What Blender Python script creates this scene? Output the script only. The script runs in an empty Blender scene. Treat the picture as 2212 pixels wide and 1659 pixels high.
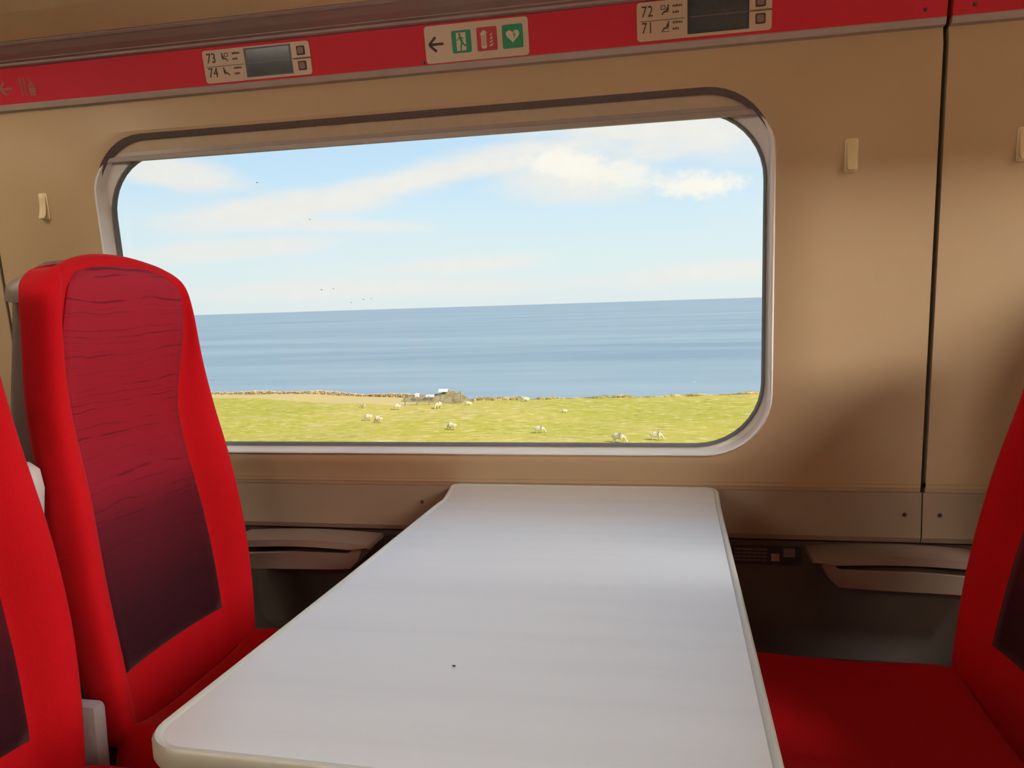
import bpy, bmesh, math, random
from mathutils import Vector, Matrix
random.seed(7)
PI = math.pi
scene = bpy.context.scene
COL = scene.collection

# ------------------------------------------------------------------ camera
def rad(a): return math.radians(a)
_y, _p, _r = rad(11.3), rad(5.8), rad(1.8)
fw = Vector((-math.sin(_y)*math.cos(_p), math.cos(_y)*math.cos(_p), -math.sin(_p)))
rt = Vector((math.cos(_y), math.sin(_y), 0))
up = rt.cross(fw)
R_ = rt*math.cos(_r) - up*math.sin(_r)
U_ = up*math.cos(_r) + rt*math.sin(_r)
cd = bpy.data.cameras.new('camera'); cam = bpy.data.objects.new('camera', cd); COL.objects.link(cam)
cam.matrix_world = Matrix(((R_.x, U_.x, -fw.x, 0), (R_.y, U_.y, -fw.y, 0), (R_.z, U_.z, -fw.z, 1.1), (0, 0, 0, 1)))
cd.sensor_width = 36; cd.lens = 36*1690/2212; cd.clip_start = 0.02; cd.clip_end = 200000
scene.camera = cam

# ------------------------------------------------------------------ exposure, sun, sky
scene.view_settings.view_transform = 'Standard'; scene.view_settings.look = 'None'
scene.view_settings.exposure = 0.0; scene.view_settings.gamma = 1.0
scene.view_settings.use_curve_mapping = False

def s2l(c):
    c = c/255.0
    return c/12.92 if c <= 0.04045 else ((c+0.055)/1.055)**2.4
def rgb(r, g, b): return (s2l(r), s2l(g), s2l(b), 1.0)

SUN_STRENGTH = 4.6
sd = bpy.data.lights.new('sun', 'SUN'); sd.energy = SUN_STRENGTH; sd.angle = rad(0.6); sd.color = (1, .96, .88)
sun = bpy.data.objects.new('sun', sd); COL.objects.link(sun)
sun.rotation_euler = Vector((0.66, -0.40, 0.64)).to_track_quat('Z', 'Y').to_euler()

class NT:
    """tiny node-tree writer"""
    def __init__(s, tree): s.t = tree; s.n = tree.nodes; s.l = tree.links
    def node(s, typ, **kw):
        nd = s.n.new(typ)
        for k, v in kw.items():
            if k.startswith('i_'):
                key = k[2:]; key = int(key) if key.isdigit() else key.replace('_', ' ')
                s.put(nd.inputs[key], v)
            else: setattr(nd, k, v)
        return nd
    def put(s, sock, v):
        if isinstance(v, bpy.types.NodeSocket): s.l.new(v, sock)
        else: sock.default_value = v
    def m(s, op, a, b=0.0, c=0.0, clamp=False):
        nd = s.n.new('ShaderNodeMath'); nd.operation = op; nd.use_clamp = clamp
        s.put(nd.inputs[0], a); s.put(nd.inputs[1], b); s.put(nd.inputs[2], c); return nd.outputs[0]
    def mix(s, f, a, b, mode='MIX'):
        nd = s.n.new('ShaderNodeMix'); nd.data_type = 'RGBA'; nd.blend_type = mode
        s.put(nd.inputs[0], f); s.put(nd.inputs[6], a); s.put(nd.inputs[7], b); return nd.outputs[2]
    def ramp(s, f, stops):
        nd = s.n.new('ShaderNodeValToRGB'); e = nd.color_ramp.elements
        while len(e) < len(stops): e.new(0.5)
        for k, (p, c) in zip(e, stops): k.position = p; k.color = c
        s.put(nd.inputs[0], f); return nd.outputs[0]
    def noise(s, vec, scale, detail=3, rough=.5, dist=0.0, out=0):
        nd = s.n.new('ShaderNodeTexNoise'); s.put(nd.inputs['Vector'], vec)
        nd.inputs['Scale'].default_value = scale; nd.inputs['Detail'].default_value = detail
        nd.inputs['Roughness'].default_value = rough; nd.inputs['Distortion'].default_value = dist
        return nd.outputs[out]
    def vmap(s, vec, scale=(1, 1, 1), loc=(0, 0, 0), rot=(0, 0, 0)):
        nd = s.n.new('ShaderNodeMapping'); s.put(nd.inputs[0], vec)
        nd.inputs['Scale'].default_value = scale; nd.inputs['Location'].default_value = loc; nd.inputs['Rotation'].default_value = rot
        return nd.outputs[0]
    def sstep(s, v, a, b):
        nd = s.n.new('ShaderNodeMapRange'); nd.interpolation_type = 'SMOOTHSTEP'
        s.put(nd.inputs[0], v); nd.inputs[1].default_value = a; nd.inputs[2].default_value = b; return nd.outputs[0]

def build_world():
    w = bpy.data.worlds.new('sky'); scene.world = w; w.use_nodes = True
    t = NT(w.node_tree); t.n.clear()
    d = t.node('ShaderNodeTexCoord').outputs['Generated']
    sep = t.node('ShaderNodeSeparateXYZ', i_0=d)
    x, y, z = sep.outputs
    az = t.m('MULTIPLY', t.m('ARCTAN2', x, y), 57.29578)
    el = t.m('MULTIPLY', t.m('ARCSINE', z), 57.29578)
    comb = t.node('ShaderNodeCombineXYZ', i_0=az, i_1=el, i_2=0.0).outputs[0]
    base = t.ramp(t.m('DIVIDE', el, 90.0, clamp=True), [(0.0, (.74, .82, .83, 1)), (.03, (.73, .845, .86, 1)), (.07, (.66, .83, .92, 1)),
                   (.105, (.56, .77, .94, 1)), (.2, (.42, .64, .92, 1)), (.5, (.27, .47, .82, 1)), (1.0, (.18, .34, .68, 1))])
    # noise used both to fray the edges of the clouds and, spread over the dome, for clouds everywhere
    n_soft = t.noise(t.vmap(comb, (.11, .42, 1)), 1.0, 5, .55)
    n_puff = t.noise(t.vmap(comb, (.75, 1.1, 1), (3.1, 1.7, 0)), 1.0, 6, .62)
    wob = t.m('MULTIPLY', t.m('SUBTRACT', n_soft, .5), 1.0)
    puf = t.m('SUBTRACT', n_puff, .5)
    def blob(a0, e0, ra, re, tilt, amt, puffy=0.0, edge=(1.15, .25)):
        ct, st = math.cos(rad(tilt)), math.sin(rad(tilt))
        da = t.m('SUBTRACT', az, a0); de = t.m('SUBTRACT', el, e0)
        u = t.m('DIVIDE', t.m('ADD', t.m('MULTIPLY', da, ct), t.m('MULTIPLY', de, st)), ra)
        v = t.m('DIVIDE', t.m('SUBTRACT', t.m('MULTIPLY', de, ct), t.m('MULTIPLY', da, st)), re)
        r = t.m('SQRT', t.m('ADD', t.m('MULTIPLY', u, u), t.m('MULTIPLY', v, v)))
        r = t.m('ADD', r, t.m('MULTIPLY', wob, 1.6 if not puffy else .5))
        if puffy: r = t.m('ADD', r, t.m('MULTIPLY', puf, puffy))
        nd = t.n.new('ShaderNodeMapRange'); nd.interpolation_type = 'SMOOTHSTEP'; t.put(nd.inputs[0], r)
        nd.inputs[1].default_value = edge[0]; nd.inputs[2].default_value = edge[1]
        nd.inputs[3].default_value = 0; nd.inputs[4].default_value = amt
        return nd.outputs[0]
    veil = [blob(-34.5, 9.2, 6.5, 1.25, -6, .9), blob(-27, 7.0, 9.5, 1.35, 8, .95), blob(-16, 9.3, 11, 1.35, 11, .95),
            blob(-1, 11.9, 13.0, 2.3, -6, .98), blob(-6.5, 8.8, 8, 2.2, 0, .85), blob(-29, 4.4, 9, .95, 4, .75),
            blob(-15, 2.9, 6.5, .75, 2, .7), blob(4, 1.9, 8, .9, 2, .75), blob(-24, 5.9, 8, .6, -2, .75), blob(-20, 1.4, 24, .9, 0, .55)]
    puff = [blob(-6.6, 9.6, 3.6, 1.35, -8, 1.0, 1.9, (1.15, .35)), blob(2.2, 7.8, 3.5, 1.0, -4, .95, 1.9, (1.2, .3)),
            blob(-2.6, 8.8, 2.3, 1.1, 0, .7, 1.7, (1.2, .35)), blob(-8.3, 10.0, 1.1, .8, 0, .85, 1.5, (1.05, .5))]
    def union(items):
        acc = items[0]
        for i in items[1:]:
            acc = t.m('SUBTRACT', 1.0, t.m('MULTIPLY', t.m('SUBTRACT', 1.0, acc), t.m('SUBTRACT', 1.0, i)))
        return acc
    # broken cloud over the rest of the dome, of the same kind as in view
    dv = t.node('ShaderNodeVectorMath', operation='MULTIPLY', i_0=d, i_1=(1, 1, 2.6)).outputs[0]
    gen = t.sstep(t.noise(dv, 3.2, 6, .58), .47, .70)
    inview = t.m('MULTIPLY', t.m('MULTIPLY', t.sstep(az, -50, -40), t.sstep(az, 18, 9)), t.sstep(el, 18, 13))
    gen = t.m('MULTIPLY', gen, t.m('SUBTRACT', 1.0, t.m('MULTIPLY', inview, .85)))
    cv = union(veil + [t.m('MULTIPLY', gen, .9)])
    c1 = t.mix(cv, base, (.87, .85, .81, 1))
    c2 = t.mix(union(puff), c1, (.97, .93, .84, 1))
    shade = t.m('MULTIPLY', t.sstep(n_puff, .62, .40), t.m('MULTIPLY', cv, .10))
    c3 = t.mix(shade, c2, (.66, .69, .72, 1))
    bg = t.node('ShaderNodeBackground', i_0=c3, i_1=1.08)
    t.l.new(bg.outputs[0], t.node('ShaderNodeOutputWorld').inputs[0])
build_world()

# ------------------------------------------------------------------ materials
def mat(name, color, rough=.5, spec=.5, noise=None, bump=0.0, bscale=200, metal=0.0, sheen=0.0, emit=None, coat=0.0):
    """noise=(scale, amount): gentle unevenness of the colour; bump: fine relief"""
    m_ = bpy.data.materials.new(name); m_.use_nodes = True
    t = NT(m_.node_tree); b = t.n['Principled BSDF']
    b.inputs['Roughness'].default_value = rough; b.inputs['Specular IOR Level'].default_value = spec
    b.inputs['Metallic'].default_value = metal; b.inputs['Sheen Weight'].default_value = sheen; b.inputs['Coat Weight'].default_value = coat
    co = t.node('ShaderNodeTexCoord').outputs['Object']
    if noise:
        n = t.noise(co, noise[0], 4)
        dark = tuple(c*(1-noise[1]) for c in color[:3])+(1,); lite = tuple(min(1, c*(1+noise[1])) for c in color[:3])+(1,)
        t.put(b.inputs['Base Color'], t.ramp(n, [(.3, dark), (.7, lite)]))
    else: b.inputs['Base Color'].default_value = color
    if bump:
        bp = t.node('ShaderNodeBump', i_Strength=bump, i_Distance=.002); t.put(bp.inputs['Height'], t.noise(co, bscale, 3))
        t.l.new(bp.outputs[0], b.inputs['Normal'])
    if emit:
        b.inputs['Emission Color'].default_value = emit[0]; b.inputs['Emission Strength'].default_value = emit[1]
    return m_

M = {}
M['wall'] = mat('cream wall laminate', (.50, .355, .215, 1), .42, .4, (3, .04), .05, 600)
M['dado'] = mat('taupe dado laminate', (.34, .25, .18, 1), .5, .4, (4, .05), .08, 500)
M['chamfer'] = mat('beige sill plastic', (.44, .32, .20, 1), .4, .5, (4, .04))
M['foot'] = mat('dark grey footwell panel', (.12, .098, .09, 1), .7, .3, (6, .1), .2, 400)
M['footframe'] = mat('brown grey lower wall', (.105, .08, .07, 1), .6, .3, (6, .08))
M['groove'] = mat('dark joint', (.06, .036, .024, 1), .8, .2, (20, .1))
M['silver'] = mat('satin grey trim', (.42, .35, .31, 1), .45, .5, (30, .04))
M['liner'] = mat('pale window liner plastic', (.86, .85, .84, 1), .4, .5, (8, .03))
M['gasket'] = mat('grey rubber gasket', (.17, .175, .19, 1), .45, .4, (40, .08))
M['fascia'] = mat('red fascia film', (.60, .022, .042, 1), .6, .25, (5, .06), .04, 500)
M['rack'] = mat('beige rack panel', (.86, .69, .38, 1), .55, .35, (3, .05), .05, 300)
M['cove'] = mat('grey rack extrusion', (.34, .25, .22, 1), .5, .4, (10, .06))
M['blind'] = mat('beige blind fabric', (.50, .40, .29, 1), .8, .2, (50, .05), .15, 700)
M['rail'] = mat('grey blind rail', (.36, .30, .28, 1), .4, .5, (20, .04))
M['plate'] = mat('cream sign plate', (.56, .40, .28, 1), .4, .5, (12, .04))
M['ink'] = mat('dark brown print', (.075, .045, .035, 1), .6, .3, (60, .1))
M['green'] = mat('green safety print', (.012, .25, .12, 1), .5, .4, (40, .06))
M['signred'] = mat('red safety print', (.46, .025, .04, 1), .5, .4, (40, .06))
M['signwhite'] = mat('cream print', (.62, .52, .36, 1), .5, .4, (40, .05))
M['fadewhite'] = mat('faded cream print', (.33, .13, .09, 1), .5, .4, (60, .1))
M['screen'] = mat('dark grey liquid crystal', (.055, .06, .07, 1), .12, .6, (90, .1))
M['screenedge'] = mat('black screen frame', (.03, .03, .04, 1), .4, .5, (40, .1))
M['button'] = mat('brown grey button', (.24, .15, .13, 1), .5, .4, (50, .06))
M['hook'] = mat('cream coat hook plastic', (.76, .62, .37, 1), .3, .55, (20, .03))
M['slotshade'] = mat('dark slot shade', (.15, .115, .11, 1), .8, .2, (200, .15))  # dark colour standing in for shade at the top of the opening
M['screw'] = mat('dark screw head', (.07, .05, .045, 1), .4, .6, (60, .1), metal=.4)
M['arm'] = mat('brown armrest plastic', (.27, .19, .155, 1), .5, .4, (12, .06))
M['socket'] = mat('black socket plate', (.03, .03, .034, 1), .45, .5, (30, .08))
M['label'] = mat('pale socket label', (.42, .33, .29, 1), .5, .4, (60, .06))
M['labeldim'] = mat('dim socket label', (.20, .16, .17, 1), .5, .4, (60, .06))
M['shell'] = mat('grey brown seat shell', (.20, .15, .14, 1), .5, .4, (20, .06), .06, 500)
M['cap'] = mat('grey seat cap', (.27, .21, .18, 1), .45, .45, (20, .05), .06, 500)
M['armgrey'] = mat('light grey armrest plastic', (.62, .60, .60, 1), .35, .5, (20, .04))
M['frame'] = mat('grey seat frame metal', (.42, .38, .39, 1), .45, .5, (20, .05))
M['edge'] = mat('pale table edging', (.52, .52, .475, 1), .35, .5, (20, .03))
M['carpet'] = mat('charcoal carpet', (.035, .03, .032, 1), .95, .1, (300, .3), .4, 900)
M['ceiling'] = mat('off-white ceiling panel', (.70, .62, .50, 1), .6, .3, (3, .04))
M['crumb'] = mat('brown crumb', (.05, .04, .03, 1), .9, .1, (900, .2))
M['lamp'] = mat('ceiling fill diffuser', (.8, .78, .72, 1), .6, .3, (5, .02), emit=((1.0, .95, .87, 1), 90.0))
M['striplamp'] = mat('fill strip diffuser', (.8, .78, .72, 1), .6, .3, (5, .02), emit=((1.0, .88, .72, 1), 20.0))
M['rackfill'] = mat('lit fill light lens', (.8, .78, .72, 1), .6, .3, (5, .02), emit=((1.0, .86, .66, 1), 120.0))
M['dimstrip'] = mat('dim fill strip diffuser', (.8, .78, .72, 1), .6, .3, (5, .02), emit=((1.0, .88, .72, 1), 33.0))
M['lampframe'] = mat('white lamp frame', (.7, .68, .64, 1), .4, .5, (20, .03))

def make_fabric():
    def base(name): 
        m_ = bpy.data.materials.new(name); m_.use_nodes = True; t = NT(m_.node_tree); b = t.n['Principled BSDF']
        b.inputs['Roughness'].default_value = .85; b.inputs['Specular IOR Level'].default_value = .15
        b.inputs['Sheen Weight'].default_value = .12; b.inputs['Sheen Roughness'].default_value = .4
        b.inputs['Sheen Tint'].default_value = (1, .5, .5, 1)
        co = t.node('ShaderNodeTexCoord').outputs['Object']; return m_, t, b, co
    m_, t, b, co = base('bright red moquette')
    t.put(b.inputs['Base Color'], t.ramp(t.noise(co, 420, 3, .6), [(.3, (.57, .005, .011, 1)), (.7, (.66, .006, .013, 1))]))
    bp = t.node('ShaderNodeBump', i_Strength=.25, i_Distance=.002); t.put(bp.inputs['Height'], t.noise(co, 700, 2)); t.l.new(bp.outputs[0], b.inputs['Normal'])
    M['red'] = m_
    # moquette woven from red at the top to near-black at the foot, with thin dark wavy lines
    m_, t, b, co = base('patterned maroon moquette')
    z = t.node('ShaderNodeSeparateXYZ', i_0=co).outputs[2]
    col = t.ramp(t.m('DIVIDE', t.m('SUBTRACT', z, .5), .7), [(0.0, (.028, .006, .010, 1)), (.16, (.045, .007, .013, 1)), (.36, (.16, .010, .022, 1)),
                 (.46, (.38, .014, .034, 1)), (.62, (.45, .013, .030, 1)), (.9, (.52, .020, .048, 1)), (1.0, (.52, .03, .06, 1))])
    wv = t.m('ADD', z, t.m('MULTIPLY', t.m('SUBTRACT', t.noise(t.vmap(co, (7, 7, 14)), 1.0, 2), .5), .03))
    band = t.noise(t.node('ShaderNodeCombineXYZ', i_0=t.m('MULTIPLY', wv, 185.0), i_1=0.0, i_2=0.0).outputs[0], 1.0, 1)
    ln = t.m('MULTIPLY', t.sstep(band, .54, .64), t.sstep(t.noise(t.vmap(co, (14, 14, 80)), 1.0, 3), .34, .60))
    col = t.mix(t.m('MULTIPLY', ln, .55), col, (.06, .006, .014, 1))
    col = t.mix(t.m('MULTIPLY', t.noise(co, 900, 2), .35), col, (.05, .006, .012, 1))
    t.put(b.inputs['Base Color'], col)
    bp = t.node('ShaderNodeBump', i_Strength=.4, i_Distance=.002)
    t.put(bp.inputs['Height'], t.m('SUBTRACT', t.noise(co, 700, 2), t.m('MULTIPLY', ln, .9))); t.l.new(bp.outputs[0], b.inputs['Normal'])
    M['panel'] = m_
make_fabric()

def make_table_mat():
    m_ = bpy.data.materials.new('pale wood grain laminate'); m_.use_nodes = True; t = NT(m_.node_tree); b = t.n['Principled BSDF']
    co = t.node('ShaderNodeTexCoord').outputs['Object']
    g = t.noise(t.vmap(co, (1.6, 22, 3)), 1.0, 4, .6)
    t.put(b.inputs['Base Color'], t.ramp(g, [(.25, (.625, .64, .67, 1)), (.5, (.655, .67, .70, 1)), (.75, (.67, .685, .715, 1))]))
    b.inputs['Specular IOR Level'].default_value = 1.0
    b.inputs['Roughness'].default_value = .26
    M['table'] = m_
make_table_mat()

def make_glass():
    m_ = bpy.data.materials.new('clear window glass'); m_.use_nodes = True; t = NT(m_.node_tree); t.n.clear()
    tr = t.node('ShaderNodeBsdfTransparent', i_0=(.985, .992, .985, 1)); gl = t.node('ShaderNodeBsdfGlossy', i_0=(1, 1, 1, 1), i_1=.0)
    fr = t.node('ShaderNodeFresnel', i_IOR=1.35)
    mx = t.node('ShaderNodeMixShader', i_0=fr.outputs[0]); t.l.new(tr.outputs[0], mx.inputs[1]); t.l.new(gl.outputs[0], mx.inputs[2])
    t.l.new(mx.outputs[0], t.node('ShaderNodeOutputMaterial').inputs[0]); M['glass'] = m_
make_glass()

def make_outdoor():
    m_ = bpy.data.materials.new('sunlit pasture grass'); m_.use_nodes = True; t = NT(m_.node_tree); b = t.n['Principled BSDF']
    b.inputs['Roughness'].default_value = .95; b.inputs['Specular IOR Level'].default_value = .1
    co = t.node('ShaderNodeTexCoord').outputs['Object']
    big = t.noise(t.vmap(co, (.035, .05, .05)), 1.0, 4, .6)
    mid = t.noise(t.vmap(co, (.12, .24, .5)), 1.0, 4, .65)
    fin = t.noise(t.vmap(co, (.62, 1.0, 1)), 1.0, 4, .68)
    col = t.ramp(big, [(.36, (.46, .385, .050, 1)), (.50, (.52, .41, .068, 1)), (.62, (.56, .425, .095, 1))])
    col = t.mix(t.m('MULTIPLY', t.sstep(mid, .5, .68), .6), col, (.60, .45, .15, 1))
    col = t.mix(t.m('MULTIPLY', t.sstep(fin, .53, .66), .75), col, (.74, .58, .25, 1))
    col = t.mix(t.m('MULTIPLY', t.sstep(fin, .44, .34), .6), col, (.27, .225, .045, 1))
    sp = t.node('ShaderNodeSeparateXYZ', i_0=co)
    # strip of dry, trodden grass along the stone wall
    q = t.m('ADD', sp.outputs[1], t.m('MULTIPLY', sp.outputs[0], .37))          # distance across the strip
    q = t.m('ADD', q, t.m('MULTIPLY', t.m('SUBTRACT', mid, .5), 1.5))
    msk = t.m('MULTIPLY', t.sstep(q, 97.6, 98.6), t.sstep(sp.outputs[0], -38.5, -40.0))
    col = t.mix(t.m('MULTIPLY', msk, .9), col, (.64, .46, .19, 1))
    t.put(b.inputs['Base Color'], col)
    bp = t.node('ShaderNodeBump', i_Strength=.6, i_Distance=.12); t.put(bp.inputs['Height'], t.m('ADD', fin, mid)); t.l.new(bp.outputs[0], b.inputs['Normal'])
    M['grass'] = m_
    M['earth'] = mat('brown cliff earth', (.20, .145, .07, 1), .95, .1, (.4, .35), .5, 2)
    m_ = bpy.data.materials.new('tussock bank'); m_.use_nodes = True; t = NT(m_.node_tree); b = t.n['Principled BSDF']
    b.inputs['Roughness'].default_value = .95; co = t.node('ShaderNodeTexCoord').outputs['Object']
    n = t.noise(t.vmap(co, (.5, .5, 3)), 1.0, 4, .6)
    t.put(b.inputs['Base Color'], t.ramp(n, [(.32, (.22, .15, .06, 1)), (.5, (.38, .27, .10, 1)), (.62, (.60, .48, .23, 1))])); M['tussock'] = m_
    m_ = bpy.data.materials.new('grey blue sea'); m_.use_nodes = True; t = NT(m_.node_tree); b = t.n['Principled BSDF']
    co = t.node('ShaderNodeTexCoord').outputs['Object']
    w1 = t.noise(t.vmap(co, (.0009, .0042, 1), rot=(0, 0, .12)), 1.0, 5, .6)
    w2 = t.noise(t.vmap(co, (.006, .03, 1)), 1.0, 4, .6)
    f = t.m('ADD', t.m('MULTIPLY', w1, .75), t.m('MULTIPLY', w2, .25))
    t.put(b.inputs['Base Color'], t.ramp(f, [(.36, (.22, .295, .33, 1)), (.5, (.285, .355, .375, 1)), (.62, (.34, .405, .41, 1))]))
    b.inputs['Roughness'].default_value = .6; b.inputs['Specular IOR Level'].default_value = .35
    bp = t.node('ShaderNodeBump', i_Strength=.5, i_Distance=3.0); t.put(bp.inputs['Height'], w2); t.l.new(bp.outputs[0], b.inputs['Normal'])
    M['sea'] = m_
    M['stone'] = mat('tan field stone', (.62, .45, .24, 1), .9, .2, (.9, .3), .4, 6)
    M['rubble'] = mat('tan rubble', (.60, .46, .22, 1), .95, .1, (1.2, .35), .6, 4)
    M['wool'] = mat('cream sheep wool', (.64, .55, .34, 1), .95, .1, (9, .12), .5, 30)
    M['post'] = mat('grey weathered timber', (.30, .26, .19, 1), .9, .1, (8, .2))
    M['wire'] = mat('grey fence wire', (.38, .36, .31, 1), .7, .3, (10, .1))
    M['gate'] = mat('grey gate metal', (.20, .20, .19, 1), .6, .4, (6, .1))
    M['slab'] = mat('white sheet metal', (.80, .79, .74, 1), .5, .4, (3, .05))
    M['bird'] = mat('dark grey bird plumage', (.16, .17, .19, 1), .9, .1, (6, .1))
    M['gull'] = mat('white bird plumage', (.85, .85, .85, 1), .9, .1, (6, .05))
make_outdoor()

# ------------------------------------------------------------------ mesh helpers
def link(name, me, m_, parent=None, kind=None):
    o = bpy.data.objects.new(name, me); COL.objects.link(o)
    if m_ is not None: me.materials.append(m_)
    if parent is not None: o.parent = parent
    if kind: o['kind'] = kind
    return o
def finish(name, bm, m_, parent=None, kind=None, smooth=False, angle=40):
    bmesh.ops.recalc_face_normals(bm, faces=bm.faces)
    me = bpy.data.meshes.new(name); bm.to_mesh(me); bm.free()
    if smooth:
        me.shade_smooth()
        me.set_sharp_from_angle(angle=rad(angle))
    return link(name, me, m_, parent, kind)
def thing(name, label, cat, loc=(0, 0, 0), group=None):
    o = bpy.data.objects.new(name, None); o.empty_display_size = .05; COL.objects.link(o); o.location = loc
    return tag(o, label, cat, group)
def tag(o, label, cat, group=None):
    o['label'] = label; o['category'] = cat
    if group: o['group'] = group
    return o
def local(o, base):
    """shift a mesh built in world coordinates so that its parent's base is its origin"""
    o.data.transform(Matrix.Translation(-Vector(base))); return o
def loft(bm, loops, cap0=True, cap1=True, closed=True):
    vs = [[bm.verts.new(p) for p in lp] for lp in loops]
    n = len(loops[0])
    for a, b in zip(vs, vs[1:]):
        for i in range(n if closed else n-1):
            j = (i+1) % n; bm.faces.new((a[i], a[j], b[j], b[i]))
    if closed and cap0: bm.faces.new(vs[0][::-1])
    if closed and cap1: bm.faces.new(vs[-1])
    return vs
def box(bm, x0, x1, y0, y1, z0, z1, bev=0.0, seg=2):
    r = bmesh.ops.create_cube(bm, size=1.0)
    for v in r['verts']: v.co = Vector(((x0+x1)/2+v.co.x*(x1-x0), (y0+y1)/2+v.co.y*(y1-y0), (z0+z1)/2+v.co.z*(z1-z0)))
    if bev:
        es = {e for v in r['verts'] for e in v.link_edges}
        bmesh.ops.bevel(bm, geom=list(es), offset=bev, segments=seg, profile=.5, affect='EDGES')
def rrect(s0, s1, v0, v1, r, n=8):
    """rounded rectangle, counter-clockwise; r = radius or (bl, br, tr, tl)"""
    rr = (r,)*4 if not isinstance(r, tuple) else r
    cs = [(s0, v0, 1, 1, PI), (s1, v0, -1, 1, 1.5*PI), (s1, v1, -1, -1, 0), (s0, v1, 1, -1, .5*PI)]
    out = []
    for (cx, cy, sx, sy, a0), q in zip(cs, rr):
        for k in range(n+1):
            a = a0+.5*PI*k/n; out.append((cx+sx*q+q*math.cos(a), cy+sy*q+q*math.sin(a)))
    return out
def ngon_hole(bm, outer, inner):
    """flat face between two loops of points"""
    es = []
    for lp in (outer, inner):
        vs = [bm.verts.new(p) for p in lp]
        es += [bm.edges.new((vs[i], vs[(i+1) % len(vs)])) for i in range(len(vs))]
    bmesh.ops.triangle_fill(bm, use_beauty=True, use_dissolve=False, edges=es)
def sweep(bm, prof, x0, x1):
    loft(bm, [[(x0, y, z) for y, z in prof], [(x1, y, z) for y, z in prof]])
def tube(bm, pts, r, n=6):
    loops = []
    for i, p in enumerate(pts):
        p = Vector(p); d = (Vector(pts[min(i+1, len(pts)-1)])-Vector(pts[max(i-1, 0)])).normalized()
        a = d.orthogonal().normalized(); b = d.cross(a)
        rr = r[i] if isinstance(r, (list, tuple)) else r
        loops.append([p+a*rr*math.cos(2*PI*k/n)+b*rr*math.sin(2*PI*k/n) for k in range(n)])
    # keep the rings from twisting
    for A, B in zip(loops, loops[1:]):
        k = min(range(n), key=lambda k: sum((A[i]-B[(i+k) % n]).length for i in range(n)))
        B[:] = B[k:]+B[:k]
    loft(bm, loops)

# ------------------------------------------------------------------ wall of the carriage: frame of reference
LEAN = rad(5)
def W(s, v, d=0.0):
    """point on the leaning upper wall: s along the train, v up the wall from table height, d outwards"""
    return Vector((s, 1.6-v*math.sin(LEAN)+d*math.cos(LEAN), .72+v*math.cos(LEAN)+d*math.sin(LEAN)))
FA = math.atan(.194)
def F(s, h, d=0.0):
    """point on the red fascia strip: h up the strip, d towards the aisle"""
    return Vector((s, 1.515-h*math.sin(FA)-d*math.cos(FA), 1.567+h*math.cos(FA)-d*math.sin(FA)))
SEGS = [(-6.0, -1.5045), (-1.4955, .4755), (.4845, 6.0)]
OPEN = (-1.222, .197, .069, .770)        # window opening in the wall panel
GLASS = (-1.209, .184, .081, .729)
NC = 10

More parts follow.
